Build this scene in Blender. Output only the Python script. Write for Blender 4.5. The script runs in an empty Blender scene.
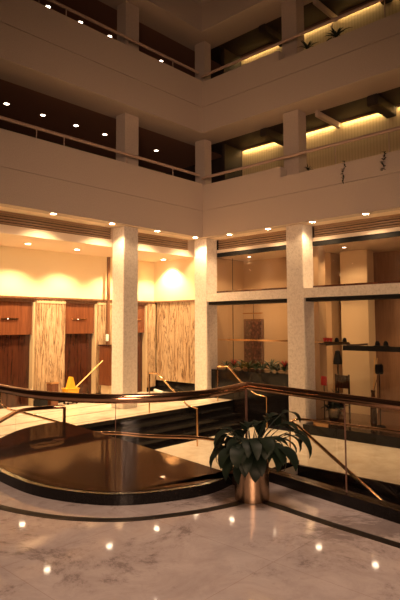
import bpy, bmesh, math, random
from mathutils import Vector, Matrix
random.seed(7)
PI = math.pi
C = bpy.context.scene.collection
SC = bpy.context.scene

# ------------------------------------------------------------------ camera
D = 17 / math.sqrt(2)
F_PX, PITCH, ROLL, YAW, SHY, DC = 540.42, math.radians(4.3705), math.radians(-0.2317), math.radians(43.0243), -16.8, -0.4791
CAM = Vector((D - DC, D + DC, 1.6))
F0 = Vector((-math.cos(YAW), -math.sin(YAW), 0)); R0 = Vector((F0.y, -F0.x, 0)); U0 = Vector((0, 0, 1))
F1 = F0 * math.cos(PITCH) + U0 * math.sin(PITCH); U2 = -F0 * math.sin(PITCH) + U0 * math.cos(PITCH)
R1 = R0 * math.cos(ROLL) + U2 * math.sin(ROLL); U1 = -R0 * math.sin(ROLL) + U2 * math.cos(ROLL)
cd = bpy.data.cameras.new('camera'); cam = bpy.data.objects.new('camera', cd); C.objects.link(cam)
cd.sensor_fit = 'VERTICAL'; cd.sensor_height = 36; cd.lens = F_PX * 36 / 600; cd.shift_y = SHY / 600
cd.clip_start = 0.05
mw = Matrix((R1, U1, -F1)).transposed().to_4x4(); mw.translation = CAM
cam.matrix_world = mw
SC.camera = cam

# ------------------------------------------------------------------ world, exposure, large lights
SC.view_settings.view_transform = 'Standard'; SC.view_settings.look = 'None'
SC.view_settings.exposure = 0.8; SC.view_settings.gamma = 1
SC.view_settings.use_curve_mapping = False
w = bpy.data.worlds.new('world'); SC.world = w; w.use_nodes = True
w.node_tree.nodes['Background'].inputs[0].default_value = (1, .55, .33, 1)
w.node_tree.nodes['Background'].inputs[1].default_value = 0.011

def area(name, loc, size, power, color, target=None, sy=None):
    l = bpy.data.lights.new(name, 'AREA'); l.energy = power; l.color = color; l.size = size
    if sy: l.shape = 'RECTANGLE'; l.size_y = sy
    o = bpy.data.objects.new(name, l); C.objects.link(o); o.location = loc
    d = (Vector(target) - Vector(loc)) if target else Vector((0, 0, -1))
    o.rotation_euler = d.to_track_quat('-Z', 'Y').to_euler(); return o
WARM = (1, .60, .34)
# unseen fill lights, added to brighten the balcony parapets and the mezzanine floor
mz = area('added_fill_light', (15.0, 14.0, 2.6), 3.6, 72, (1, .60, .38), (0, 0, 4.2)); mz.data.spread = math.radians(52)
area('added_fill_light', (10.5, 9.9, 6.5), 1.8, 165, (1, .66, .47))

# ------------------------------------------------------------------ helpers
ORG = {}
def WF(r, f, z=0.0):          # metres right of / ahead of the viewpoint -> world point
    p = Vector((CAM.x, CAM.y, 0)) + R0 * r + F0 * f; p.z = z; return p
KF = .9375; FZ = .10          # the mezzanine floor lies at z = FZ
def W(r, f, z=0.0):           # same, for things on the mezzanine floor
    p = WF(r * KF, f * KF); p.z = FZ + z * KF if z else 0; return p
def thing(name, label, cat, loc=(0, 0, 0), rz=0, group=None):
    o = bpy.data.objects.new(name, None); C.objects.link(o); o.location = loc; o.rotation_euler = (0, 0, rz)
    o.empty_display_size = .1
    o['label'] = label; o['category'] = cat
    if group: o['group'] = group
    ORG[o.name] = Vector(loc); return o
def tag(o, label, cat, group=None):
    o['label'] = label; o['category'] = cat
    if group: o['group'] = group
    return o
def obj(name, bm, mat, parent=None, smooth=False, local=False):
    """bm in world coordinates (local=True: already in the parent's frame)"""
    me = bpy.data.meshes.new(name)
    bmesh.ops.recalc_face_normals(bm, faces=bm.faces)
    off = Vector((0, 0, 0))
    if parent is not None:
        off = ORG.get(parent.name, Vector((0, 0, 0))) if not local else off
    elif not local and bm.verts:
        xs = [v.co for v in bm.verts]
        off = Vector(((min(v.x for v in xs) + max(v.x for v in xs)) / 2, (min(v.y for v in xs) + max(v.y for v in xs)) / 2, min(v.z for v in xs)))
    if off.length: bmesh.ops.translate(bm, verts=bm.verts, vec=-off)
    bm.to_mesh(me); bm.free()
    if smooth:
        for p in me.polygons: p.use_smooth = True
        try: me.set_sharp_from_angle(angle=math.radians(40))
        except Exception: pass
    o = bpy.data.objects.new(name, me); C.objects.link(o)
    if mat: me.materials.append(mat)
    if parent is not None:
        o.parent = parent; ORG[o.name] = ORG.get(parent.name, Vector((0, 0, 0)))
    else:
        o.location = off; ORG[o.name] = off
    return o
def struct(name, bm, mat, parent=None, **k):
    o = obj(name, bm, mat, parent, **k)
    if parent is None: o['kind'] = 'structure'
    return o
def sthing(name, loc=(0, 0, 0)):
    o = bpy.data.objects.new(name, None); C.objects.link(o); o.location = loc; o['kind'] = 'structure'
    ORG[o.name] = Vector(loc); return o
def B(): return bmesh.new()
def box(bm, x0, x1, y0, y1, z0, z1, bev=0):
    g = bmesh.ops.create_cube(bm, size=1)
    x0, x1 = min(x0, x1), max(x0, x1); y0, y1 = min(y0, y1), max(y0, y1); z0, z1 = min(z0, z1), max(z0, z1)
    for v in g['verts']:
        v.co = Vector(((x0 + x1) / 2 + v.co.x * (x1 - x0), (y0 + y1) / 2 + v.co.y * (y1 - y0), (z0 + z1) / 2 + v.co.z * (z1 - z0)))
    if bev:
        es = {e for v in g['verts'] for e in v.link_edges}
        bmesh.ops.bevel(bm, geom=list(es), offset=bev, segments=2, affect='EDGES')
    return bm
def prism(bm, pts, z0, z1):
    a = [bm.verts.new((p[0], p[1], z0)) for p in pts]; b = [bm.verts.new((p[0], p[1], z1)) for p in pts]
    bm.faces.new(a[::-1]); bm.faces.new(b)
    n = len(pts)
    for i in range(n):
        bm.faces.new((a[i], a[(i + 1) % n], b[(i + 1) % n], b[i]))
    return bm
def tube(bm, pts, r, seg=10, closed=False, caps=True, flat=1.0):
    pts = [Vector(p) for p in pts]; n = len(pts); rings = []
    for i, p in enumerate(pts):
        if i == 0: t = pts[1] - p
        elif i == n - 1: t = p - pts[i - 1]
        else: t = (pts[i + 1] - p).normalized() + (p - pts[i - 1]).normalized()
        t.normalize()
        up = Vector((0, 0, 1)) if abs(t.z) < .93 else Vector((1, 0, 0)) if i == 0 else last
        s = t.cross(up).normalized(); u = s.cross(t).normalized(); last = u
        sc = 1.0
        if 0 < i < n - 1:
            c = (p - pts[i - 1]).normalized().dot((pts[i + 1] - p).normalized()); sc = min(1.6, 1 / math.sqrt(max(.35, (1 + c) / 2)))
        rr = r[i] if isinstance(r, (list, tuple)) else r
        rings.append([bm.verts.new(p + s * math.cos(2 * PI * k / seg) * rr * sc + u * math.sin(2 * PI * k / seg) * rr * flat) for k in range(seg)])
    for i in range(n - 1):
        for k in range(seg):
            bm.faces.new((rings[i][k], rings[i][(k + 1) % seg], rings[i + 1][(k + 1) % seg], rings[i + 1][k]))
    if caps:
        bm.faces.new(rings[0][::-1]); bm.faces.new(rings[-1])
    return bm
def lathe(bm, prof, c=(0, 0, 0), seg=32, caps=True):
    rings = [[bm.verts.new((c[0] + r * math.cos(2 * PI * k / seg), c[1] + r * math.sin(2 * PI * k / seg), c[2] + z)) for k in range(seg)] for r, z in prof]
    for i in range(len(prof) - 1):
        for k in range(seg):
            bm.faces.new((rings[i][k], rings[i][(k + 1) % seg], rings[i + 1][(k + 1) % seg], rings[i + 1][k]))
    if caps:
        bm.faces.new(rings[0][::-1]); bm.faces.new(rings[-1])
    return bm
def catmull(pts, n=8):
    pts = [Vector(p) for p in pts]; P = [pts[0] * 2 - pts[1]] + pts + [pts[-1] * 2 - pts[-2]]; o = []
    for i in range(1, len(P) - 2):
        for k in range(n):
            t = k / n
            o.append(.5 * ((2 * P[i]) + (P[i + 1] - P[i - 1]) * t + (2 * P[i - 1] - 5 * P[i] + 4 * P[i + 1] - P[i + 2]) * t * t + (3 * P[i] - P[i - 1] - 3 * P[i + 1] + P[i + 2]) * t ** 3))
    o.append(pts[-1]); return o
def ribbon(bm, path, w, z0, z1, offset=0.0):
    """vertical-sided band of width w that follows a plan path"""
    n = len(path); L = []; Rr = []
    for i, p in enumerate(path):
        a = path[max(0, i - 1)]; b = path[min(n - 1, i + 1)]
        if 0 < i < n - 1:
            d1 = (p - a).normalized(); d2 = (b - p).normalized(); t = (d1 + d2).normalized(); k = 1 / max(.5, t.dot(d1))
        else: t = (b - a).normalized(); k = 1
        s = Vector((t.y, -t.x, 0)) * k
        L.append(p + s * (offset + w / 2)); Rr.append(p + s * (offset - w / 2))
    def V(q, z): return bm.verts.new((q.x, q.y, z))
    R4 = [(V(L[i], z0), V(L[i], z1), V(Rr[i], z1), V(Rr[i], z0)) for i in range(n)]
    for i in range(n - 1):
        for k in range(4):
            bm.faces.new((R4[i][k], R4[i][(k + 1) % 4], R4[i + 1][(k + 1) % 4], R4[i + 1][k]))
    bm.faces.new(R4[0]); bm.faces.new(R4[-1][::-1])
    return bm
def copy_tree(src, loc, rz=0, label=None, group=None, sc=None):
    r = src.copy(); C.objects.link(r); r.location = loc; r.rotation_euler = (0, 0, rz)
    if sc: r.scale = (sc, sc, sc)
    if label: r['label'] = label
    if group: r['group'] = group
    for ch in list(src.children):
        c = ch.copy(); C.objects.link(c); c.parent = r
        for g in ch.children:
            d = g.copy(); C.objects.link(d); d.parent = c
    return r

# ------------------------------------------------------------------ materials
def mat(name, col, rough=.5, metal=0, spec=.5, emit=None, estr=0, coat=0):
    m = bpy.data.materials.new(name); m.use_nodes = True; b = m.node_tree.nodes['Principled BSDF']
    b.inputs['Base Color'].default_value = (*col, 1); b.inputs['Roughness'].default_value = rough
    b.inputs['Metallic'].default_value = metal; b.inputs['Specular IOR Level'].default_value = spec
    b.inputs['Coat Weight'].default_value = coat
    if emit: b.inputs['Emission Color'].default_value = (*emit, 1); b.inputs['Emission Strength'].default_value = estr
    return m
def N(m, t, **k):
    n = m.node_tree.nodes.new(t)
    for a, v in k.items(): setattr(n, a, v)
    return n
def coords(m, scale=(1, 1, 1), rot=(0, 0, 0)):
    tc = N(m, 'ShaderNodeTexCoord'); mp = N(m, 'ShaderNodeMapping'); mp.inputs['Scale'].default_value = scale; mp.inputs['Rotation'].default_value = rot
    m.node_tree.links.new(tc.outputs['Object'], mp.inputs['Vector']); return mp.outputs[0]
def ramp(m, fac, stops):
    r = N(m, 'ShaderNodeValToRGB'); e = r.color_ramp.elements
    while len(e) < len(stops): e.new(.5)
    for i, (p, c) in enumerate(stops): e[i].position = p; e[i].color = (*c, 1)
    m.node_tree.links.new(fac, r.inputs[0]); return r.outputs[0]
def noise(m, vec, scale, detail=6, rough=.6, dist=0):
    n = N(m, 'ShaderNodeTexNoise'); n.inputs['Scale'].default_value = scale; n.inputs['Detail'].default_value = detail
    n.inputs['Roughness'].default_value = rough; n.inputs['Distortion'].default_value = dist
    m.node_tree.links.new(vec, n.inputs['Vector']); return n.outputs[0]
def mix(m, fac, a, b, mode='MIX'):
    x = N(m, 'ShaderNodeMix', data_type='RGBA', blend_type=mode); l = m.node_tree.links
    for i, v in ((0, fac), (6, a), (7, b)):
        if isinstance(v, (int, float)): x.inputs[i].default_value = v
        elif isinstance(v, tuple): x.inputs[i].default_value = (*v, 1)
        else: l.new(v, x.inputs[i])
    return x.outputs[2]
def setc(m, c): m.node_tree.links.new(c, m.node_tree.nodes['Principled BSDF'].inputs['Base Color'])
def bump(m, h, s=.2, d=.01):
    b = N(m, 'ShaderNodeBump'); b.inputs['Strength'].default_value = s; b.inputs['Distance'].default_value = d
    m.node_tree.links.new(h, b.inputs['Height']); m.node_tree.links.new(b.outputs[0], m.node_tree.nodes['Principled BSDF'].inputs['Normal'])

M = {}
# pale veined marble, foreground floor
m = M['marble'] = mat('veined_marble', (.5, .42, .38), .045, spec=.32)
v = coords(m, rot=(0, 0, .5))
vein = ramp(m, noise(m, v, 1.1, 12, .78, .35), [(.40, (.58, .56, .56)), (.425, (.82, .81, .81)), (.47, (1, 1, 1)), (.7, (1, 1, 1))])
cloud = ramp(m, noise(m, v, 3.5, 8, .75, .6), [(.3, (.43, .36, .33)), (.55, (.54, .465, .43)), (.75, (.62, .55, .51))])
br = N(m, 'ShaderNodeTexBrick'); br.offset = 0
m.node_tree.links.new(coords(m, rot=(0, 0, 0)), br.inputs['Vector'])
br.inputs['Scale'].default_value = 1; br.inputs['Brick Width'].default_value = 1.2; br.inputs['Row Height'].default_value = 1.2
br.inputs['Mortar Size'].default_value = .003; br.inputs['Mortar Smooth'].default_value = .1
br.inputs['Color1'].default_value = (1, 1, 1, 1); br.inputs['Color2'].default_value = (.93, .93, .93, 1); br.inputs['Mortar'].default_value = (.8, .76, .74, 1)
setc(m, mix(m, 1.0, mix(m, 1.0, cloud, vein, 'MULTIPLY'), br.outputs[0], 'MULTIPLY'))
# cream lobby floor
m = M['cream_floor'] = mat('cream_marble', (.7, .6, .48), .2)
v = coords(m); setc(m, ramp(m, noise(m, v, 2.0, 7, .7, .5), [(.3, (.56, .47, .36)), (.6, (.74, .65, .52))]))
m = M['store_floor'] = mat('brown_polished_stone', (.16, .08, .045), .12)
v = coords(m); setc(m, ramp(m, noise(m, v, 5, 6, .7), [(.35, (.12, .06, .035)), (.65, (.22, .12, .07))]))
m = M['granite'] = mat('black_granite', (.012, .010, .010), .12, spec=.25)
v = coords(m); setc(m, ramp(m, noise(m, v, 60, 3, .8), [(.5, (.006, .005, .005)), (.75, (.014, .012, .011))]))
m = M['inlay'] = mat('black_stone_inlay', (.012, .008, .006), .4, spec=.15)
m = M['disc'] = mat('dark_brown_granite', (.03, .017, .011), .035, spec=.22)
v = coords(m); rc = ramp(m, noise(m, v, 45, 4, .8), [(.4, (.030, .017, .011)), (.7, (.036, .021, .014))])
nt = m.node_tree; df = N(m, 'ShaderNodeBsdfDiffuse'); gl = N(m, 'ShaderNodeBsdfGlossy'); mx = N(m, 'ShaderNodeMixShader')
gl.inputs['Color'].default_value = (1, .72, .56, 1); gl.inputs['Roughness'].default_value = .02; mx.inputs[0].default_value = .058
nt.links.new(rc, df.inputs['Color']); nt.links.new(df.outputs[0], mx.inputs[1]); nt.links.new(gl.outputs[0], mx.inputs[2]); nt.links.new(mx.outputs[0], nt.nodes['Material Output'].inputs[0])
# plaster
m = M['plaster'] = mat('pale_plaster', (.50, .40, .33), .75)
v = coords(m); f = noise(m, v, 40, 5, .7); setc(m, ramp(m, f, [(.3, (.44, .35, .29)), (.7, (.55, .45, .37))])); bump(m, f, .25, .01)
M['soffit'] = mat('soffit_paint', (.74, .60, .46), .7)
M['lobby_wall'] = mat('cream_wall_paint', (.80, .66, .42), .65)
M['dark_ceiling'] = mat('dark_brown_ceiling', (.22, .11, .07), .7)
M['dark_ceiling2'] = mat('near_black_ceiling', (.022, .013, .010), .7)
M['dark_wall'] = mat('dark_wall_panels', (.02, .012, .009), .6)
M['black'] = mat('black_metal', (.008, .007, .007), .6, spec=.2)
m = M['rib_wall'] = mat('ribbed_gallery_wall', (.55, .42, .24), .6)
wv = N(m, 'ShaderNodeTexWave', bands_direction='Y'); wv.inputs['Scale'].default_value = 3.2
m.node_tree.links.new(coords(m), wv.inputs['Vector']); setc(m, ramp(m, wv.outputs[0], [(.0, (.46, .35, .20)), (.4, (.55, .43, .25))]))
# column stone
m = M['column'] = mat('cream_column_marble', (.62, .55, .47), .45)
v = coords(m); f = noise(m, v, 16, 8, .8, .4); setc(m, ramp(m, f, [(.35, (.46, .39, .32)), (.5, (.64, .56, .48)), (.7, (.74, .67, .58))]))
# figured stone with vertical dark veins
def onyx(name, k):
    m = mat(name, (.7, .55, .33), .3)
    v = coords(m, (5.5 * k, 5.5 * k, .55)); n1 = noise(m, v, 1.3, 6, .62, .9)
    a = ramp(m, n1, [(.34, (.44, .32, .20)), (.42, (.28, .17, .085)), (.455, (.07, .035, .016)), (.475, (.40, .27, .15)), (.55, (.52, .40, .26)), (.60, (.15, .085, .04)), (.63, (.47, .34, .21))])
    v2 = coords(m, (30, 30, 2.2)); b = ramp(m, noise(m, v2, 2.0, 5, .7), [(.35, (.68, .57, .46)), (.55, (1, 1, 1))])
    setc(m, mix(m, .7, a, b, 'MULTIPLY')); return m
M['onyx'] = onyx('brown_veined_onyx', 1.3); M['onyx2'] = onyx('bookmatched_onyx', .85)
M['onyx_trim'] = mat('pale_onyx_trim', (.48, .36, .22), .3)
# woods
def wood(name, c0, c1, rough):
    m = mat(name, c0, rough, coat=.3); v = coords(m, (6, 6, .5)); setc(m, ramp(m, noise(m, v, 3, 6, .65, .5), [(.35, c0), (.65, c1)])); return m
M['wood'] = wood('red_brown_wood', (.11, .035, .015), (.17, .058, .024), .22)
M['wood_dark'] = wood('dark_polished_wood', (.03, .010, .006), (.065, .02, .010), .15)
M['wood_mid'] = wood('brown_wood', (.12, .05, .025), (.2, .09, .04), .3)
M['brass'] = mat('polished_brass', (.72, .44, .22), .16, 1)
M['brass_dark'] = mat('aged_bronze_rail', (.55, .32, .19), .16, 1)
M['brass_pot'] = mat('brushed_brass', (.48, .33, .21), .27, 1)
M['rail_paint'] = mat('beige_rail_paint', (.46, .32, .25), .4)
M['louver'] = mat('beige_grille_metal', (.34, .21, .12), .45)
M['store_wall'] = mat('tan_store_wall', (.50, .33, .18), .7)
M['store_brown'] = wood('brown_store_panels', (.25, .13, .07), (.33, .18, .10), .45)
M['store_column'] = mat('beige_store_column', (.62, .46, .28), .5)
M['shelf'] = mat('dark_shelf', (.05, .03, .02), .3)
M['red'] = mat('red_lacquer', (.55, .03, .03), .4); M['red_leaf'] = mat('red_bract', (.55, .04, .05), .5)
M['white'] = mat('white_plastic', (.8, .77, .7), .4); M['yellow'] = mat('yellow_plastic', (.75, .36, .02), .4)
M['pole'] = mat('yellow_wood_pole', (.75, .48, .2), .5)
M['mop'] = mat('grey_mop_string', (.4, .35, .3), .9)
m = M['leaf'] = mat('dark_green_leaf', (.008, .016, .007), .55, spec=.3)
v = coords(m); setc(m, ramp(m, noise(m, v, 6, 3), [(.4, (.004, .010, .005)), (.7, (.011, .020, .009))]))
M['leaf2'] = mat('window_plant_leaf', (.03, .06, .02), .45)
M['soil'] = mat('dark_soil', (.03, .02, .012), .9)
M['lamp'] = mat('glowing_lamp', (1, .9, .7), .5, emit=(1, .80, .55), estr=26)
M['lamp_dim'] = mat('gallery_glowing_lamp', (1, .85, .75), .5, emit=(1, .75, .58), estr=9)
M['tube'] = mat('fluorescent_tube', (1, .95, .7), .5, emit=(1, .78, .30), estr=5)
M['ring'] = mat('lamp_trim', (.7, .6, .48), .4)
m = M['picture'] = mat('framed_floral_painting', (.2, .1, .05), .5)
v = coords(m); vo = N(m, 'ShaderNodeTexVoronoi'); vo.inputs['Scale'].default_value = 7
m.node_tree.links.new(v, vo.inputs['Vector'])
setc(m, mix(m, .6, ramp(m, noise(m, v, 6, 5, .7, 1.5), [(.4, (.05, .022, .015)), (.52, (.16, .06, .035)), (.6, (.30, .16, .09)), (.68, (.42, .30, .2))]), ramp(m, vo.outputs[0], [(.0, (.30, .13, .08)), (.5, (.05, .025, .02))])))
def glass(name, tint, refl):
    m = bpy.data.materials.new(name); m.use_nodes = True; nt = m.node_tree
    nt.nodes.clear(); out = nt.nodes.new('ShaderNodeOutputMaterial'); t = nt.nodes.new('ShaderNodeBsdfTransparent'); t.inputs[0].default_value = (*tint, 1)
    g = nt.nodes.new('ShaderNodeBsdfGlossy'); g.inputs['Roughness'].default_value = .01
    fr = nt.nodes.new('ShaderNodeFresnel'); fr.inputs['IOR'].default_value = refl
    mx = nt.nodes.new('ShaderNodeMixShader'); geo = nt.nodes.new('ShaderNodeNewGeometry'); inv = nt.nodes.new('ShaderNodeMath'); inv.operation = 'SUBTRACT'; inv.inputs[0].default_value = 1
    mul = nt.nodes.new('ShaderNodeMath'); mul.operation = 'MULTIPLY'; nt.links.new(geo.outputs['Backfacing'], inv.inputs[1]); nt.links.new(inv.outputs[0], mul.inputs[0]); nt.links.new(fr.outputs[0], mul.inputs[1])
    nt.links.new(mul.outputs[0], mx.inputs[0]); nt.links.new(t.outputs[0], mx.inputs[1]); nt.links.new(g.outputs[0], mx.inputs[2]); nt.links.new(mx.outputs[0], out.inputs[0])
    return m
M['glass'] = glass('clear_glass', (.97, .96, .95), 1.3)
M['shop_glass'] = glass('shop_window_glass', (.95, .93, .90), 1.5)
M['glass_edge'] = mat('polished_glass_edge', (.13, .07, .05), .2)

# ------------------------------------------------------------------ FOREGROUND FLOOR, kerb, granite terrace
PATH = catmull([(-3.6, 7.3, 0), (-2.9, 6.65, 0), (-2.22, 5.95, 0), (-1.56, 5.30, 0), (-.95, 5.02, 0), (-.5, 5.03, 0), (0, 5.26, 0), (.27, 5.60, 0), (.5, 6.0, 0)], 8)
ARC = [W(p.x, p.y) for p in PATH]
CORN = ARC[-1]; dirR = Vector((.605, -.796, 0))
REND = W(.5 + .605 * 5, 6.0 - .796 * 5)
FULL = ARC + [CORN.lerp(REND, t) for t in (.25, .5, .75, 1)]
pts = [(p.x, p.y) for p in FULL] + [tuple(W(6.5, 1.5)[:2]), tuple(W(6.5, -4)[:2]), tuple(W(-6, -4)[:2]), tuple(W(-6, 7.3)[:2])]
struct('floor', prism(B(), pts, -.25, FZ), M['marble'])
bm = B(); ribbon(bm, FULL, .12, -.26, FZ + .094)
struct('trim_1', bm, M['granite'])
# dark inlaid stripe in the marble
SP = [W(*p) for p in [(-2.5, 5.8, 0), (-2.2, 5.25, 0)]]
SPP = catmull([(-2.6, 6.1, 0), (-2.2, 5.25, 0), (-1.78, 4.91, 0), (-1.36, 4.70, 0), (-1.0, 4.60, 0), (-.58, 4.585, 0), (-.09, 4.74, 0), (.26, 4.93, 0), (.56, 5.16, 0)], 6)
bm = B(); ribbon(bm, [W(p.x, p.y) for p in SPP], .08, FZ + .0005, FZ + .0035); struct('trim_2', bm, M['inlay'])
bm = B(); ribbon(bm, [W(.54, 5.05), W(1.03, 4.47), W(1.44, 4.03), W(2.6, 2.75), W(3.4, 1.9)], .08, FZ + .001, FZ + .004); struct('trim_3', bm, M['inlay'])
# polished dark terrace inside the curved kerb
back = catmull([(-2.62, 6.9, 0), (-2.66, 7.35, 0), (-2.58, 7.95, 0), (-2.34, 8.42, 0), (-2.12, 8.53, 0)], 6)
inner = [W(p.x, p.y) for p in PATH if -2.5 < p.x < .36]
pl = [(p.x, p.y) for p in inner] + [tuple(W(.36, 5.50)[:2])] + [tuple(W(p.x, p.y)[:2]) for p in reversed(back)]
bm = B(); prism(bm, pl, -.26, FZ + .098)
struct('floor_terrace', bm, M['disc'])

# glass balustrade
bal = thing('glass_balustrade', 'glass balustrade with thick bronze handrail curving round the polished granite terrace to the planter corner', 'railing', tuple(W(-.9, 5.0, .1)))
GZ0, GZ1 = FZ + .094, FZ + .845
cuts = [0, 20, 35, len(ARC) - 1]
for a, b in zip(cuts[:-1], cuts[1:]):
    seg = ARC[a:b + 1]
    if a: seg = [seg[0].lerp(seg[1], .03)] + seg[1:]
    obj('glass_panel', ribbon(B(), seg, .012, GZ0 + .002, GZ1), M['glass'], bal)
rt = []
def joint(p, par, wj=.005): obj('panel_joint', box(B(), p.x - wj, p.x + wj, p.y - wj, p.y + wj, GZ0 + .002, GZ1), M['glass_edge'], par)
joint(ARC[35], bal, .0022)
obj('handrail', tube(B(), [p + Vector((0, 0, FZ + .872)) for p in ARC], .038, 14), M['brass_dark'], bal, True)
obj('glass_channel', ribbon(B(), ARC, .024, FZ + .83, FZ + .85), M['brass_dark'], bal)
bal2 = thing('glass_balustrade', 'straight glass balustrade with bronze handrail running right from the planter corner', 'railing', tuple(W(1, 5.3, .1)))
cutR = [.012, 1.24, 2.9, 4.4, 4.99]
for a, b in zip(cutR[:-1], cutR[1:]):
    obj('glass_panel', ribbon(B(), [CORN + (REND - CORN).normalized() * (a + .006), CORN + (REND - CORN).normalized() * (b - .006)], .012, GZ0 + .002, GZ1), M['glass'], bal2)
for a in cutR[1:3]: joint(CORN + (REND - CORN).normalized() * a, bal2)
obj('handrail', tube(B(), [CORN + Vector((0, 0, FZ + .872)), REND + Vector((0, 0, FZ + .872))], .038, 14), M['brass_dark'], bal2, True)
obj('glass_channel', ribbon(B(), [CORN, REND], .024, FZ + .83, FZ + .85), M['brass_dark'], bal2)
obj('corner_joint', box(B(), CORN.x - .009, CORN.x + .009, CORN.y - .009, CORN.y + .009, GZ0 + .002, GZ1), M['glass_edge'], bal2)

# ------------------------------------------------------------------ LOWER LEVELS
# elevator lobby platform z=-.7
struct('floor_lobby', box(B(), -.75, 11, -3.3, .85, -1.3, -.7), M['cream_floor'])
for i, y in enumerate((.62, -.35, -1.35)):
    struct('trim_%d' % (4 + i), box(B(), -.7, 11, y - .02, y + .02, -.7, -.697), M['wood_mid'])
struct('trim_7', box(B(), -.72, 11, .852, .90, -1.3, -.701), M['granite'])
# lower court floor, with the stair opening on the right
bm = B()
for a in ((-.05, 2.72, .85, 12), (2.72, 11, .85, 5.2), (4.4, 11, 5.2, 12)):
    box(bm, a[0], a[1], a[2], a[3], -1.55, -1.3)
struct('floor_court', bm, M['cream_floor'])
# black granite stair from the lobby down to the court
st = thing('granite_stair', 'black granite steps dropping from the pale lobby floor to the lower court', 'stairs', (3, 1.4, -1.3))
for k in range(4):
    obj('step', box(B(), .0, 7.4, .902 + .275 * k, .902 + .275 * (k + 1), -1.299, -.85 - .15 * k, .004), M['granite'], st)
# stair going down through the court floor
st = thing('granite_stair', 'dark granite stairwell sinking below the tan court floor behind the right balustrade', 'stairs', (3.5, 7, -4))
for k in range(12):
    obj('step', box(B(), 2.801, 4.319, 5.22 + .28 * k, 5.22 + .28 * (k + 1), -4.0, -1.48 - .185 * k), M['granite'], st)
wl = struct('wall_stairwell', box(B(), 2.74, 2.80, 5.22, 12, -4, -1.30), M['granite'])
struct('wall_stairwell_near', box(B(), 4.32, 4.38, 5.22, 12, -4, -1.30), M['granite'])
struct('baseboard_stairwell', box(B(), 2.70, 4.42, 5.14, 5.20, -1.30, -1.22), M['granite'])
# granite wall carrying the foreground floor edge
# ------------------------------------------------------------------ BUILDING SHELL
ZF = (4.36, 7.76, 11.16)       # fascia undersides
TL, TR = 1.73, 1.38            # parapet heights left / right
for i, z in enumerate(ZF):
    n = ('second', 'third', 'fourth')[i]
    bm = B(); box(bm, .0, 11, -.3, -.0, z, z + .84); box(bm, .0, 11, -.3, -.03, z + .84, z + .855); box(bm, .0, 11, -.3, .0, z + .855, z + TL)
    struct('wall_left_' + n + '_parapet', bm, M['plaster'])
    bm = B(); box(bm, -.3, 0, -.3, 3.0, z, z + .84); box(bm, -.3, -.03, -.3, 3.0, z + .84, z + .855); box(bm, -.3, .0, -.3, 3.0, z + .855, z + 1.68)
    box(bm, -.3, 0, 3.0, 11, z, z + .84); box(bm, -.3, -.03, 3.0, 11, z + .84, z + .855); box(bm, -.3, 0, 3.0, 11, z + .855, z + TR)
    struct('wall_right_' + n + '_parapet', bm, M['plaster'])
    # gallery slabs
    struct('floor_' + n + '_left', box(B(), -.3, 11, -5.5, -.302, z + .55, z + .80), M['dark_ceiling'])
    struct('floor_' + n + '_right', box(B(), -5.5, -.302, -.3, 11, z + .55, z + .80), M['dark_ceiling'])
    if i:
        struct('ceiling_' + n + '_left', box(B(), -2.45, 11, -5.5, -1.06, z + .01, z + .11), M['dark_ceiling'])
        struct('ceiling_' + n + '_left_soffit', box(B(), -1.06, 11, -.302, -1.058, z + .001, z + .11), M['plaster'])
        struct('ceiling_' + n + '_right_soffit', box(B(), -1.06, -.302, -.301, 11, z + .001, z + .11), M['plaster'])
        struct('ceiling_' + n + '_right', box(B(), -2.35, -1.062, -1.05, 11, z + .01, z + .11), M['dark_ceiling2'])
    if i < 2:
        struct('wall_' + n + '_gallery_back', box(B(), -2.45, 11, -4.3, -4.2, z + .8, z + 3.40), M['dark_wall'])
        struct('wall_' + n + '_gallery_ribbed', box(B(), -2.35, -2.25, -.15, 11, z + .8, z + 3.40), M['rib_wall'])
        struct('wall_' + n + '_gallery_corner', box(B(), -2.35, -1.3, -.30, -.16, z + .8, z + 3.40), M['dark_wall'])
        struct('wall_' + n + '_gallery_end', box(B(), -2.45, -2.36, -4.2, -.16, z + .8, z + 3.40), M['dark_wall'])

# lobby ceiling, grille drop faces
struct('ceiling_lobby', box(B(), -.75, 11, -3.3, -.792, 3.82, 4.6), M['soffit'])
struct('ceiling_soffit_left', box(B(), -.74, 11, -.788, -.74, 3.82, 4.03), M['soffit'])
struct('ceiling_soffit_under_left', box(B(), -.74, 11, -.739, -.302, 4.36, 4.42), M['soffit'])
struct('ceiling_soffit_under_right', box(B(), -.739, -.302, -.30, 11, 4.36, 4.42), M['soffit'])
struct('ceiling_soffit_right', box(B(), -.788, -.74, -.3, 11, 3.82, 4.03), M['soffit'])
def grille(x0, x1, y0, y1, label, axis):
    t = thing('air_grille', label, 'grille', ((x0 + x1) / 2, (y0 + y1) / 2, 4.02))
    bk = B()
    if axis == 'x': box(bk, x0, x1, -.79, -.775, 4.031, 4.359)
    else: box(bk, -.79, -.775, y0, y1, 4.031, 4.359)
    obj('backing', bk, M['dark_wall'], t)
    bm = B()
    box(bm, x0, x1, -.775, -.74, 4.305, 4.359) if axis == 'x' else box(bm, -.775, -.74, y0, y1, 4.305, 4.359)
    for k in range(4):
        z = 4.065 + k * .068
        if axis == 'x':
            g = bmesh.ops.create_cube(bm, size=1)['verts']
            for q in g: q.co = Vector(((x0 + x1) / 2 + q.co.x * (x1 - x0), -.755 + q.co.y * .03, z + q.co.z * .024 + q.co.y * .02))
        else:
            g = bmesh.ops.create_cube(bm, size=1)['verts']
            for q in g: q.co = Vector((-.755 + q.co.x * .03, (y0 + y1) / 2 + q.co.y * (y1 - y0), z + q.co.z * .024 + q.co.x * .02))
    obj('slats', bm, M['louver'], t)
grille(3.05, 10.9, 0, 0, 'long slatted air grille above the elevator lobby, left of the marble column', 'x')
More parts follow.
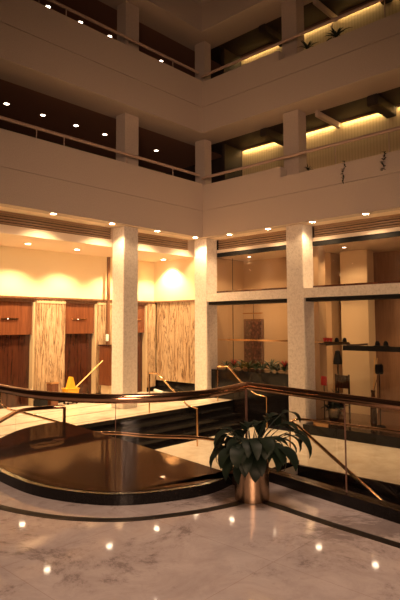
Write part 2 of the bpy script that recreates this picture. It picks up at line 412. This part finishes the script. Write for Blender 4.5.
grille(-.1, 2.47, 0, 0, 'slatted air grille between the left marble column and the corner', 'x')
grille(0, 0, .02, 2.98, 'slatted air grille above the shop window with the painting', 'y')
grille(0, 0, 3.6, 10.5, 'slatted air grille above the right-hand shop windows', 'y')

# walls of the elevator lobby
struct('wall_back', box(B(), -.75, 11, -3.3, -2.75, 2.42, 3.82), M['lobby_wall'])
struct('wall_end', box(B(), -.75, -.42, -2.75, -.58, 2.42, 3.82), M['lobby_wall'])
struct('wall_lobby_core', box(B(), -.75, 11, -3.7, -3.31, -1.3, 4.6), M['dark_wall'])
struct('wall_end_base', box(B(), -.75, -.46, -2.75, -.58, -.7, 2.42), M['granite'])
struct('trim_8', box(B(), -.40, 11, -2.74, -2.58, 2.36, 2.42), M['wood_mid'])
struct('trim_9', box(B(), -.44, -.36, -2.57, -.58, 2.36, 2.42), M['wood_mid'])
# bookmatched onyx slabs on the end wall
oz = thing('onyx_wall_panel', 'wide bookmatched onyx panel on the end wall right of the elevators', 'wall panel', (-.4, -1.6, -.3))
for k in range(3):
    y = -2.595 + .672 * k
    obj('slab', box(B(), -.46, -.39, y, y + .668, -.32, 2.36, .003), M['onyx2'], oz)
# pilasters between elevators
PL = [(4.31, 3.30, 'brown-veined onyx pilaster behind the small waste bins, between the two left elevators'),
      (2.14, .95, 'brown-veined onyx pilaster mostly hidden behind the left marble column'),
      (.02, -.388, 'narrow onyx pilaster in the inner corner of the lobby beside the end wall'),
      (6.75, 5.75, 'brown-veined onyx pilaster at the far left of the elevator lobby')]
for x1, x0, lab in PL:
    t = thing('onyx_pilaster', lab, 'pilaster', ((x0 + x1) / 2, -2.7, -.7), group='onyx pilasters between the elevators')
    obj('shaft', box(B(), x0, x1, -3.3, -2.60, -.55, 2.36, .03), M['onyx'], t)
    obj('base', box(B(), x0 - .01, x1 + .01, -3.3, -2.585, -.699, -.55), M['granite'], t)
    if x1 - x0 > .5: obj('capital', box(B(), x0 + .02, x1 - .02, -2.60, -2.585, 2.24, 2.30), M['onyx_trim'], t)
# elevator doors
for i, (x1, x0) in enumerate([(5.74, 4.32), (3.29, 2.15), (.94, .03)]):
    d = sthing('door_%d' % (i + 1), ((x0 + x1) / 2, -3.0, -.7)); xm = (x0 + x1) / 2
    obj('transom_panel', box(B(), x0, x1, -3.25, -2.69, 1.33, 2.34, .004), M['wood'], d)
    obj('header', box(B(), x0, x1, -2.688, -2.64, 2.27, 2.355), M['wood_mid'], d)
    ind = obj('floor_indicator', box(B(), xm - .22, xm + .30, -2.689, -2.66, 1.76, 1.80, .006), M['brass'], d)
    for k in range(1): obj('indicator_lamp', lathe(B(), [(.012, 0), (.012, .01)], (xm + .1, -2.655, 1.775), 10), M['lamp_dim'], ind)
    for a, b in ((x0, xm - .005), (xm + .005, x1)):
        obj('door_leaf', box(B(), a, b, -3.25, -2.80, -.699, 1.33, .004), M['wood_dark'], d)
    obj('door_jamb', box(B(), x0, x0 + .05, -3.2, -2.62, -.699, 2.26), M['onyx_trim'], d)
# vertical wood strip and wall podium left of the marble column
tag(obj('wood_strip', box(B(), 1.72, 1.80, -2.58, -2.5, .96, 3.80), M['wood_mid']), 'tall narrow wooden strip on the lobby wall just left of the marble column', 'trim')
t = thing('call_station', 'wooden call station cabinet partly hidden by the left marble column', 'cabinet', (1.75, -2.3, -.7))
obj('cabinet_body', box(B(), 1.55, 2.1, -2.55, -2.05, -.28, .94, .01), M['wood'], t)
obj('plinth', box(B(), 1.60, 2.05, -2.5, -2.1, -.698, -.28), M['onyx_trim'], t)
obj('cabinet_top', box(B(), 1.52, 2.13, -2.57, -2.02, .94, .98, .008), M['wood_dark'], t)
obj('call_lamp', box(B(), 1.80, 1.90, -2.49, -2.44, 1.08, 1.30, .01), M['white'], t)

# marble columns
def column(x0, x1, y0, y1, z0, lab, ztop=4.36):
    t = thing('marble_column', lab, 'column', ((x0 + x1) / 2, (y0 + y1) / 2, z0), group='cream marble columns')
    z = z0; nb = 0
    obj('shaft', box(B(), x0, x1, y0, y1, z0 + .0005, ztop - .0005, .012), M['column'], t)
    return t
column(2.50, 3.02, -.72, -.20, -.7, 'tall cream marble column standing on the lobby floor in front of the elevators')
column(-.72, -.2, -.56, -.03, -.7, 'cream marble column in the inner corner where both facades meet')
column(-.74, -.2, 3.01, 3.55, -1.3, 'tall cream marble column between the two shop windows')
def gcol(x0, x1, y0, y1, i, lab):
    z = ZF[i] + .80
    t = obj('gallery_column', box(B(), x0, x1, y0, y1, z + .001, z + 2.598, .008), M['plaster']); tag(t, lab, 'column', 'gallery columns')
for i, n in ((0, 'second'), (1, 'third')):
    gcol(2.28, 2.80, -.88, -.46, i, 'square plaster column on the left gallery of the %s level' % n)
    gcol(-.80, -.46, -.76, -.32, i, 'square plaster column at the inner corner of the %s level galleries' % n)
    gcol(-.88, -.46, 2.80, 3.32, i, 'square plaster column on the right gallery of the %s level' % n)

# ------------------------------------------------------------------ gallery rails
def rail(axis, z0, ztop, xs, lab, a0=.05, a1=10.5, off=-.12):
    t = thing('balcony_handrail', lab, 'handrail', (5 if axis == 'x' else off, off if axis == 'x' else 5, z0))
    P = (lambda s, z: (s, off, z)) if axis == 'x' else (lambda s, z: (off, s, z))
    obj('top_rail', tube(B(), [P(a0, ztop), P(a1, ztop)], .045, 10), M['rail_paint'], t, True)
    for s in xs: obj('post', tube(B(), [P(s, z0), P(s, ztop - .03)], .013, 8), M['rail_paint'], t, True)
for i, n in ((0, 'second'), (1, 'third')):
    z = ZF[i]
    rail('x', z + TL, z + 2.03, [1.2, 3.0, 5.04, 5.82, 7.6], 'beige tubular handrail along the left balcony of the %s level' % n)
    rail('y', z + TR, z + 1.96, [4.65, 6.11, 7.6], 'beige tubular handrail along the right balcony of the %s level' % n, a0=-.12)

# beams and cove lamps of the right galleries
for i, n in ((0, 'second'), (1, 'third')):
    zc = ZF[i + 1] + .01
    for k, (y, wd, ht, pal) in enumerate([(1.55, .26, .26, 0), (3.60, .10, .20, 1), (5.15, .30, .30, 0), (7.8, .3, .3, 0)]):
        b = obj('ceiling_beam', box(B(), -2.24, -1.0 if not pal else -.9, y, y + wd, zc - ht, zc - .012, .02), M['dark_wall'] if not pal else M['plaster'])
        tag(b, ['dark ceiling beam left of the column, right gallery, %s level', 'thin pale ceiling beam beside the column, right gallery, %s level', 'broad dark ceiling beam right of the column, right gallery, %s level', 'broad dark ceiling beam furthest right, right gallery, %s level'][k] % n, 'beam')
    for k, (a, b_) in enumerate([(-.1, 1.5), (1.86, 3.5), (3.75, 5.1), (5.5, 7.7)]):
        t = thing('cove_lamp', ['warm cove lamp washing the ribbed wall nearest the corner, %s level', 'warm cove lamp behind the gallery column, %s level', 'warm cove lamp right of the gallery column, %s level', 'warm cove lamp furthest right on the ribbed wall, %s level'][k] % n, 'lamp', (-2.2, (a + b_) / 2, zc), group='cove lamps of the right galleries')
        obj('tube', tube(B(), [(-2.21, a, zc - .03), (-2.21, b_, zc - .03)], .014, 8), M['tube'], t, True)
        obj('housing', box(B(), -2.185, -2.17, a, b_, zc - .07, zc - .001), M['dark_ceiling'], t)
        L = area('cove_light', (-2.20, (a + b_) / 2, zc - .05), .03, (4.2 if i == 0 else 2.6) * (b_ - a), (1, .66, .27), (-2.24, (a + b_) / 2, zc - 1), sy=b_ - a)
        L.rotation_euler = (0, math.radians(-8), 0); L.parent = None

# ------------------------------------------------------------------ SHOP WINDOWS (right facade)
GX = -.74
def bay(n, y0, y1, zb):
    wn = sthing('window_%d' % n, (GX, (y0 + y1) / 2, zb))
    obj('glass_upper', box(B(), GX - .006, GX + .006, y0, y1, 2.66, 3.82), M['shop_glass'], wn)
    obj('glass_lower', box(B(), GX - .006, GX + .006, y0, y1, zb + .01, 2.24), M['shop_glass'], wn)
    obj('head_frame', box(B(), GX - .05, GX + .03, y0, y1, 3.79, 3.92), M['black'], wn)
    obj('upper_sill', box(B(), GX - .05, GX + .05, y0, y1, 2.60, 2.67), M['wood_dark'], wn)
    obj('lower_head_frame', box(B(), GX - .06, GX + .44, y0, y1, 2.22, 2.318), M['black'], wn)
    struct('trim_%d' % (20 + n), box(B(), GX - .12, GX + .53, y0, y1, 2.32, 2.58), M['column'])
    return wn
w1 = bay(1, -.025, 3.005, .20); w2 = bay(2, 3.555, 11, -1.03)
obj('glass_joint', box(B(), GX - .008, GX + .008, .6, .615, .22, 2.22), M['black'], w1)
obj('glass_joint', box(B(), GX - .008, GX + .008, .6, .612, 2.64, 3.7), M['black'], w1)
obj('transom_bar', box(B(), GX + .008, GX + .03, .0, 3.0, 1.09, 1.14), M['brass'], w1)
obj('transom_bar', box(B(), GX + .008, GX + .03, 3.56, 4.6, 1.08, 1.12), M['brass'], w2)
obj('transom_beam', box(B(), GX + .008, GX + .09, 4.45, 10.9, .90, 1.03), M['black'], w2)
struct('wall_window_base', box(B(), -1.3, -.40, -.02, 3.005, -1.3, .19), M['granite'])
struct('baseboard_shop', box(B(), -.80, -.04, 3.555, 11, -1.3, -1.05), M['granite'])
# shop interior
struct('floor_shop', box(B(), -5.2, -.81, -.55, 11, -1.3, -1.045), M['store_floor'])
struct('ceiling_shop', box(B(), -5.2, -.79, -.3, 11, 3.82, 4.0), M['soffit'])
struct('wall_shop_back', box(B(), -2.62, -2.5, -.9, 3.1, -1.04, 3.82), M['store_wall'])
struct('wall_shop_side', box(B(), -2.5, -.74, -.55, -.35, -1.04, 3.82), M['store_wall'])
struct('wall_shop_divider', box(B(), -5.2, -2.62, 3.0, 3.1, -1.04, 3.82), M['store_wall'])
struct('wall_shop_pier', box(B(), -1.4, -1.0, 3.30, 3.54, -1.04, 3.81), M['store_wall'])
struct('wall_shop_far', box(B(), -3.6, -3.5, 3.1, 11, -1.04, 3.82), M['store_brown'])
column_s = obj('shop_column', box(B(), -2.95, -2.5, 3.42, 4.30, -1.044, 3.81, .01), M['store_column']); tag(column_s, 'plain beige column inside the shop behind the right window', 'column')
# painting, picture light, wire
t = thing('framed_painting', 'tall dark framed floral painting hanging on the shop back wall', 'painting', (-2.45, 0, .25))
Py = -.36
obj('frame', box(B(), -2.498, -2.44, -.32, .52, .22, 1.78, .012), M['wood_mid'], t)
obj('canvas', box(B(), -2.439, -2.43, -.26, .46, .29, 1.71), M['picture'], t)
obj('hanging_wire', tube(B(), [(-2.47, .1, 1.78), (-2.47, .1, 2.6)], .008, 6), M['black'], t)
obj('picture_light', tube(B(), [(-2.42, -.32, 1.98), (-2.42, .52, 1.98)], .018, 8), M['brass'], t, True)

# ------------------------------------------------------------------ DOWNLIGHTS
def downlight(x, y, z, lab, r=.075, mt='lamp', power=0, cone=100, size=.05, color=(1, .66, .34)):
    t = thing('downlight', lab, 'ceiling light', (x, y, z), group='recessed downlights in the soffits and ceilings')
    obj('lamp', lathe(B(), [(r, -.012), (r, -.004)], (x, y, z), 20), M[mt], t)
    obj('trim_ring', lathe(B(), [(r, -.001), (r + .001, -.016), (r + .025, -.012), (r + .03, -.001)], (x, y, z), 20, False), M['ring'], t)
    if power:
        l = bpy.data.lights.new('downlight_beam', 'SPOT'); l.energy = power; l.color = color; l.spot_size = math.radians(cone); l.spot_blend = .6; l.shadow_soft_size = size
        o = bpy.data.objects.new('downlight_beam', l); C.objects.link(o); o.location = (x, y, z - .02)
    return t
for x, lab in ((.2, 'beside the corner column'), (1.83, 'between the corner and the left marble column'), (3.49, 'just left of the left marble column'), (5.31, 'at the upper left of the elevator lobby'), (7.0, 'beyond the left edge'), (8.7, 'farther beyond the left edge')):
    downlight(x, -.13, 4.36, 'recessed downlight in the left soffit ' + lab, power=190, cone=134)
for y, lab in ((1.0, 'nearest the corner'), (2.45, 'left of the right marble column'), (3.92, 'just right of the right marble column'), (5.45, 'at the right above the wide shop window'), (7.0, 'beyond the right edge'), (8.5, 'farther beyond the right edge')):
    downlight(-.13, y, 4.36, 'recessed downlight in the right soffit ' + lab, power=125, cone=134)
for x, lab in ((-.02, 'near the end wall'), (1.72, 'hidden by the marble column'), (3.44, 'in front of the second elevator'), (5.02, 'in front of the first elevator'), (6.7, 'beyond the left edge')):
    downlight(x, -1.85, 3.82, 'recessed downlight in the lobby ceiling ' + lab, power=460, cone=118)
for n, zz, yy, xs in (('second', 7.77, -2.38, (-.17, .95, 2.08, 3.18, 4.33, 5.46)), ('third', 11.17, -2.42, (-.43, .75, 1.89, 3.05, 4.20, 5.36))):
    for x, lab in zip(xs, ('nearest the corner', 'behind the column', 'just left of the column', 'second left of the column', 'third left of the column', 'leftmost in view')):
        downlight(x, yy, zz, 'small downlight, left gallery of the %s level, %s' % (n, lab), r=.07, mt='lamp_dim', power=6)
for y, x, lab in ((.7, -1.5, 'nearest the corner'), (2.1, -1.8, 'in front of the painting wall, right'), (4.0, -1.7, 'left of the beige shop column'), (5.7, -2.0, 'right of the beige shop column'), (7.6, -2.0, 'at the right edge')):
    downlight(x, y, 3.82, 'recessed downlight in the shop ceiling, ' + lab, r=.06, mt='lamp_dim', power=75, cone=125, color=(1, .68, .38))

# ------------------------------------------------------------------ HANDRAILS OF THE STAIRS
def stair_rail(lab, top, posts, r=.022, name='stair_handrail', mt='brass'):
    t = thing(name, lab, 'handrail', tuple(posts[0][0]) if posts else tuple(top[0]))
    obj('rail', tube(B(), top, r, 10), M[mt], t, True)
    for a, b in posts: obj('post', tube(B(), [a, b], r * .85, 8), M[mt], t, True)
    return t
stair_rail('brass stair handrail at the shop end of the lobby steps', [(.12, .70, .33), (.12, 1.1, .36), (.12, 1.18, .30), (.12, 1.6, -.06), (.12, 2.12, -.38), (.12, 2.50, -.42)],
           [((.12, .70, -.7), (.12, .70, .33)), ((.12, 2.50, -1.3), (.12, 2.50, -.42))])
stair_rail('brass stair handrail crossing the lobby steps below the left marble column', [(2.93, .78, .33), (2.93, 1.1, .34), (2.93, 1.6, .0), (2.93, 2.2, -.38), (2.93, 2.5, -.42)],
           [((2.93, .78, -.7), (2.93, .78, .33)), ((2.93, 2.5, -1.3), (2.93, 2.5, -.42))])
# guard rail B in front of the court
pB = [WF(*p) for p in [(-3.2, 9.5, -.30), (-1.72, 9.95, -.35), (-.89, 9.67, -.35), (-.01, 9.49, -.35), (.5, 9.2, -.38)]]
stair_rail('low bronze guard rail curving behind the dark terrace', catmull(pB, 6), [(Vector((p.x, p.y, -1.3)), p) for p in (pB[0], pB[-1])], .028, 'guard_rail', 'brass_dark')
# rail A on the terrace edge
pA = catmull([W(*p) for p in [(-2.75, 6.3, .30), (-2.66, 7.1, .33), (-2.64, 8.0, .35), (-2.34, 8.36, .345), (-2.10, 8.46, .34)]], 6)
stair_rail('bronze rail curving low over the far left edge of the terrace', pA, [(Vector((pA[-1].x, pA[-1].y, FZ + .098)), pA[-1])], .028, 'terrace_rail', 'brass_dark')
# rail C
pC = catmull([WF(*p) for p in [(-3.66, 10.0, .42), (-3.64, 10.0, .20), (-3.5, 10.0, .08), (-3.2, 10.1, -.02), (-2.65, 10.3, -.22), (-2.2, 10.4, -.38)]], 5)
stair_rail('thin brass handrail dropping towards the lobby at the far left', pC, [(WF(-2.2, 10.4, -1.3), pC[-1])], .02)
# rails D and E with glass around the stairwell
g = thing('stairwell_guard', 'bronze guard rail with glass and a sloping stair handrail around the dark stairwell', 'railing', (2.9, 6.5, -1.3))
obj('rail', tube(B(), [(3.12, 5.26, -.40), (2.98, 5.26, -.36), (2.86, 5.30, -.35), (2.80, 5.45, -.35), (2.78, 6.5, -.35), (2.78, 10.5, -.35)], .027, 10), M['brass_dark'], g, True)
obj('post', tube(B(), [(3.12, 5.26, -1.22), (3.12, 5.26, -.40)], .018, 8), M['brass'], g, True)
obj('glass_panel', box(B(), 2.765, 2.777, 5.45, 6.1, -1.29, -.40), M['glass'], g)
obj('glass_panel', box(B(), 2.765, 2.777, 6.13, 10.4, -1.29, -.40), M['glass'], g)
obj('panel_clip', box(B(), 2.755, 2.787, 5.60, 5.95, -.46, -.38, .01), M['brass'], g)
obj('sloping_handrail', tube(B(), [(3.02, 5.26, -.42), (3.02, 5.40, -.46), (3.02, 7.34, -1.70)], .034, 10), M['brass'], g, True)
obj('post', tube(B(), [(3.02, 7.34, -2.75), (3.02, 7.34, -1.70)], .02, 8), M['brass'], g, True)

# ------------------------------------------------------------------ BIG POTTED PLANT
def leafblade(bm, base, az, elev, L, wd, droop, fold=.25, seg=7):
    d = Vector((math.cos(az), math.sin(az), 0)); side = Vector((-math.sin(az), math.cos(az), 0)); p = Vector(base); prev = None; e = elev
    for i in range(seg + 1):
        t = i / seg; wv = wd * (math.sin(PI * min(1, t ** .8 * .97 + .03)) ** .8) * .5 if 0 < i < seg else .002
        up = Vector((-d.x * math.sin(e), -d.y * math.sin(e), math.cos(e)))
        row = [bm.verts.new(p - side * wv + up * wv * fold), bm.verts.new(p), bm.verts.new(p + side * wv + up * wv * fold)]
        if prev:
            bm.faces.new((prev[0], prev[1], row[1], row[0])); bm.faces.new((prev[1], prev[2], row[2], row[1]))
        prev = row; p = p + (d * math.cos(e) + Vector((0, 0, 1)) * math.sin(e)) * (L / seg); e -= droop / seg
def stemmed_leaf(bmL, bmS, base, az, elev, stem, L, wd, droop):
    p = Vector(base); pts = [p.copy()]; e = elev
    d = Vector((math.cos(az), math.sin(az), 0))
    for i in range(5):
        p = p + (d * math.cos(e) + Vector((0, 0, 1)) * math.sin(e)) * stem / 5; e -= .14; pts.append(p.copy())
    tube(bmS, pts, [.006, .006, .005, .005, .004, .003], 5)
    leafblade(bmL, p, az + random.uniform(-.25, .25), e - .15, L, wd, droop)
pp = W(.47, 5.10)
t = thing('potted_plant', 'large dark leafy plant in a brushed brass pot at the balustrade corner', 'plant', (pp.x, pp.y, FZ))
t.scale = (KF, KF, KF)
ORG[t.name] = Vector((0, 0, 0))
obj('pot', lathe(B(), [(.150, .001), (.158, .006), (.160, .05), (.156, .20), (.160, .355), (.166, .37), (.166, .38), (.150, .38), (.148, .33)], seg=48, caps=False), M['brass_pot'], t, True, True)
obj('soil', lathe(B(), [(.149, .30), (.149, .345)], seg=32), M['soil'], t, False, True)
bl, bs = B(), B(); random.seed(11)
for i in range(70):
    az = i * 2.39996 + random.uniform(-.3, .3); q = i / 70
    elev = 1.5 - .8 * (1 - q) ** .8 + random.uniform(-.12, .12); rr = random.uniform(.0, .06)
    lean = .93 + .27 * (math.cos(az) * R0.x + math.sin(az) * R0.y)
    stemmed_leaf(bl, bs, (rr * math.cos(az), rr * math.sin(az), .345), az, elev, lean * random.uniform(.14, .44) * (.8 + .3 * q), random.uniform(.22, .31), random.uniform(.10, .14), random.uniform(1.5, 2.5))
fo = obj('foliage', bl, M['leaf'], t, True, True); obj('stems', bs, M['leaf'], t, False, True)

# ------------------------------------------------------------------ SHOP WINDOW PLANTS
def bromeliad(name, lab, cat, loc, s=1, red=False, n=20, seed=1, leafm='leaf2', group=None):
    random.seed(seed); b = B()
    for i in range(n):
        az = i * 2.4; leafblade(b, (0, 0, 0), az, random.uniform(.5, 1.35), random.uniform(.26, .42) * s, .045 * s, random.uniform(.8, 1.6), .4, 5)
    t = thing(name, lab, cat, (0, 0, 0), group=group)
    obj('leaves', b, M[leafm], t, True, True)
    if red:
        b = B()
        for i in range(12): leafblade(b, (0, 0, .10 * s), i * 2.4, 1.25 - .03 * i, .26 * s, .05 * s, .3, .4, 4)
        obj('flower', b, M['red_leaf'], t, True, True)
    t.location = loc; return t
pb = bromeliad('window_plant', 'leafy green plant in the window planter, leftmost, before the red-flowered one', 'plant', (-1.0, .10, .192), group='green plants in the window planter')
for k, y in enumerate((.75, 1.02, 1.30, 1.58, 1.86, 2.12, 2.62, 2.88)):
    copy_tree(pb, (-.98 + .05 * math.sin(k * 3), y, .192), k * 1.3, 'leafy green plant in the black window planter, %s from the left' % ('second', 'third', 'fourth', 'fifth', 'sixth', 'seventh', 'eighth', 'ninth')[k], group='green plants in the window planter', sc=1.25 + .2 * math.sin(k * 2.1))
bromeliad('red_bromeliad', 'red-flowered plant at the left end of the window planter', 'plant', (-.9, .50, .192), .95, True, seed=4)
bromeliad('red_bromeliad', 'red-flowered plant at the right end of the window planter', 'plant', (-.9, 2.42, .215), 1.0, True, seed=5)
# balcony plants
random.seed(3)
bromeliad('balcony_plant', 'small dark spiky plant on the third level parapet beside the column', 'plant', (-.16, 3.85, ZF[1] + TR + .06), 1.0, leafm='leaf', seed=8, n=16)
bromeliad('balcony_plant', 'larger dark spiky plant farther right on the third level parapet', 'plant', (-.16, 4.75, ZF[1] + TR + .06), 1.25, leafm='leaf', seed=9, n=16)
bromeliad('balcony_plant', 'low dark plant on the second level parapet right of the column', 'plant', (-.16, 3.8, ZF[0] + TR + .04), .6, leafm='leaf', seed=10, n=16)
def vine(y, L, lab, seed):
    random.seed(seed); z0 = ZF[0] + TR; b = B(); s = B(); pts = [Vector((-.05, y, z0 + .01)), Vector((.015, y, z0 + .02))]
    for i in range(10): pts.append(Vector((.022 + .006 * math.sin(i), y + .03 * math.sin(i * 1.1) - .006 * i, z0 - L * (i + 1) / 10)))
    tube(s, pts, .005, 5)
    t = thing('hanging_vine', lab, 'vine', (0, y, z0)); obj('stem', s, M['leaf'], t)
    for p in pts[1:]:
        for k in range(3): leafblade(b, p, random.uniform(-1.4, 1.4), random.uniform(-.8, .6), random.uniform(.05, .09), .045, .6, .2, 3)
    obj('leaves', b, M['leaf'], t, True)
vine(4.98, .50, 'trailing vine hanging over the second level parapet, the left one', 1)
vine(6.05, .42, 'trailing vine hanging over the second level parapet, the right one', 2)

# ------------------------------------------------------------------ SHOP DISPLAY
t = thing('display_shelf', 'dark wall shelf inside the shop window holding red cups and black hats', 'shelf', (-1.1, 3.9, 1.0))
obj('board', box(B(), -1.35, -1.0, 3.50, 4.30, 1.03, 1.08, .004), M['shelf'], t)
obj('bracket', box(B(), -2.49, -1.35, 3.52, 3.55, .98, 1.03), M['shelf'], t); obj('bracket', box(B(), -2.49, -1.25, 4.24, 4.27, .98, 1.03), M['shelf'], t)
def cup(y, z, lab, m_, r=.05, h=.13):
    t = thing('cup', lab, 'cup', (-1.15, y, z), group='red cups on the shop shelf'); obj('bowl', lathe(B(), [(r * .55, 0.001), (r * .8, h * .4), (r, h), (r * .9, h), (r * .7, h * .45)], (-1.15, y, z), 16), M[m_], t, True); return t
for k, lab in enumerate(('leftmost red cup on the shop shelf', 'middle red cup on the shop shelf', 'rightmost red cup on the shop shelf')): cup(3.62 + k * .1, 1.08, lab, 'red')
def hat(x, y, z, lab):
    t = thing('hat', lab, 'hat', (x, y, z)); obj('brim', lathe(B(), [(.10, .001), (.11, .01), (.06, .02)], (x, y, z), 20), M['black'], t, True)
    obj('crown', lathe(B(), [(.062, .015), (.058, .08), (.035, .13), (.01, .14)], (x, y, z), 20), M['black'], t, True)
hat(-1.15, 4.0, 1.08, 'left black hat beside the red cups on the shelf'); hat(-1.15, 4.24, 1.08, 'right black hat at the end of the shelf')
hat(GX + .05, 5.40, 1.03, 'small left black hat on the black window beam'); hat(GX + .05, 5.62, 1.03, 'small right black hat on the black window beam')
# table lamp with dark shade on a stand
t = thing('lamp_stand', 'dark lamp with a conical shade in the shop left of the beige column', 'lamp', (-2.0, 3.55, -1.04))
obj('pole', tube(B(), [(-2.0, 3.55, -1.04), (-2.0, 3.55, .5)], .02, 8), M['black'], t); obj('base', lathe(B(), [(.14, 0.001), (.14, .02), (.02, .04)], (-2.0, 3.55, -1.04), 20), M['black'], t)
obj('shade', lathe(B(), [(.13, .42), (.13, .5), (.07, .80), (.03, .82)], (-2.0, 3.55, 0), 20), M['black'], t, True)
# chair
t = thing('display_chair', 'dark ladder-back chair in the shop beside the beige column', 'chair', (-1.6, 3.75, -1.04))
obj('seat', box(B(), -1.85, -1.45, 3.55, 4.0, -.62, -.56, .01), M['wood_dark'], t)
for x, y in ((-1.83, 3.57), (-1.83, 3.98), (-1.47, 3.57), (-1.47, 3.98)): obj('leg', box(B(), x - .02, x + .02, y - .02, y + .02, -1.043, -.62 if x > -1.5 else .15), M['wood_dark'], t)
obj('backrest', box(B(), -1.845, -1.82, 3.59, 3.96, -.25, .12), M['wood_dark'], t)
t = thing('display_easel_card', 'small red card leaning on a stand in the shop', 'sign', (-1.0, 3.66, -.1))
b = B(); g_ = bmesh.ops.create_cube(b, size=1)['verts']
for q in g_: q.co = Vector((-1.0 + q.co.x * .02 + q.co.z * .06, 3.66 + q.co.y * .17 + q.co.z * .04, .02 + q.co.z * .26))
obj('card', b, M['red'], t); obj('stand', tube(B(), [(-1.0, 3.66, -1.04), (-1.0, 3.66, -.11)], .015, 8), M['black'], t)
# vases with stems
def vase(x, y, lab, n, seed, h=.75):
    random.seed(seed); t = thing('tall_vase', lab, 'vase', (x, y, -1.04))
    obj('body', lathe(B(), [(.07, .001), (.09, .05), (.075, h * .6), (.045, h * .9), (.06, h), (.05, h), (.03, h * .9)], (x, y, -1.04), 20), M['wood_dark'], t, True)
    for k in range(n):
        a = random.uniform(-.3, .3); c_ = random.uniform(-.35, .35)
        obj('branch', tube(B(), [(x, y, -1.04 + h * .92), (x + a * .3, y + c_ * .4, -.1 + .2), (x + a * .7, y + c_, .55 + random.uniform(0, .2))], [.012, .009, .014], 6), M['pole'] if k < 3 else M['wood_mid'], t)
vase(-1.1, 5.05, 'tall dark vase with pale branches behind the right window', 4, 5, .9)
t = thing('floor_mirror_stand', 'slim dark display stand right of the vase in the shop', 'stand', (-1.0, 5.28, -1.04))
obj('base', lathe(B(), [(.12, .001), (.12, .02), (.015, .03)], (-1.0, 5.28, -1.04), 20), M['black'], t)
obj('pole', tube(B(), [(-1.0, 5.28, -1.02), (-1.0, 5.28, .3)], .014, 8), M['black'], t); obj('head', box(B(), -1.05, -.95, 5.18, 5.38, .30, .55, .02), M['black'], t)
# bush in pot just inside/outside the window by the right column
t = thing('potted_bush', 'dark bushy potted plant on the shop floor right of the marble column', 'plant', (0, 0, 0))
obj('pot', lathe(B(), [(.12, .001), (.15, .05), (.17, .26), (.15, .26), (.14, .2)], seg=24), M['brass_pot'], t, True, True)
b = B(); random.seed(21)
for i in range(90): leafblade(b, (random.uniform(-.12, .12), random.uniform(-.12, .12), .2 + random.uniform(0, .22)), i * 2.4, random.uniform(.1, 1.4), random.uniform(.2, .36), .07, random.uniform(.4, 1.4), .3, 4)
obj('foliage', b, M['leaf'], t, True, True); t.location = (-.99, 4.02, -1.044); t.scale = (1.35, 1.35, 1.35)
# small urn ash pot outside
# ------------------------------------------------------------------ LOBBY ITEMS
t = thing('waste_bin', 'brown wooden waste bin standing at the foot of the onyx pilaster', 'bin', (3.72, -2.30, -.7))
obj('body', box(B(), 3.78, 4.02, -2.44, -2.18, -.699, -.08, .01), M['wood'], t); obj('lid', box(B(), 3.77, 4.03, -2.45, -2.17, -.08, -.04, .008), M['brass'], t)
t = thing('waste_bin', 'low black waste bin left of the brown one', 'bin', (4.1, -2.3, -.7))
obj('body', box(B(), 4.12, 4.40, -2.44, -2.18, -.699, -.45, .01), M['black'], t); obj('lid', box(B(), 4.115, 4.405, -2.445, -2.175, -.45, -.43), M['shelf'], t)
bx, by = 3.36, -2.2
t = thing('mop_bucket', 'yellow mop bucket with wringer in front of the second elevator', 'bucket', (bx, by, -.7))
b = B(); g_ = bmesh.ops.create_cube(b, size=1)['verts']
for q in g_:
    s = .85 if q.co.z < 0 else 1.0
    q.co = Vector((bx + q.co.x * .42 * s, by + q.co.y * .30 * s, -.44 + q.co.z * .36))
bmesh.ops.bevel(b, geom=b.edges[:], offset=.02, segments=2, affect='EDGES'); obj('tub', b, M['yellow'], t)
b = B(); prism(b, [(0, 0), (.24, 0), (.14, .34), (.10, .34)], -.09, .09)
for q in b.verts: q.co = Vector((bx - .10 + q.co.x - .02, by + q.co.z, -.26 + q.co.y))
obj('wringer', b, M['yellow'], t)
obj('rim', box(B(), bx - .22, bx + .22, by - .16, by + .16, -.27, -.245, .005), M['yellow'], t)
for x in (-.15, .15):
    for y in (-.1, .1): obj('caster', lathe(B(), [(.02, 0.001), (.035, .02), (.02, .05), (.01, .08)], (bx + x, by + y, -.7), 10), M['black'], t)
t = thing('mop', 'mop with long yellow handle leaning from the yellow bucket to the right', 'mop', (bx, by, -.3))
obj('handle', tube(B(), [(bx - .05, by + .02, -.32), (2.25, -2.15, .50)], .018, 8), M['pole'], t)
obj('mop_head', lathe(B(), [(.03, .04), (.07, 0), (.09, -.12), (.05, -.17)], (bx - .05, by + .02, -.32), 12), M['mop'], t, True)
tag(obj('white_canister', tube(B(), [(.05, -2.2, -.60), (.0, -1.85, -.655)], .045, 12), M['white'], None, True), 'small white cylinder lying at the foot of the onyx end wall', 'canister')
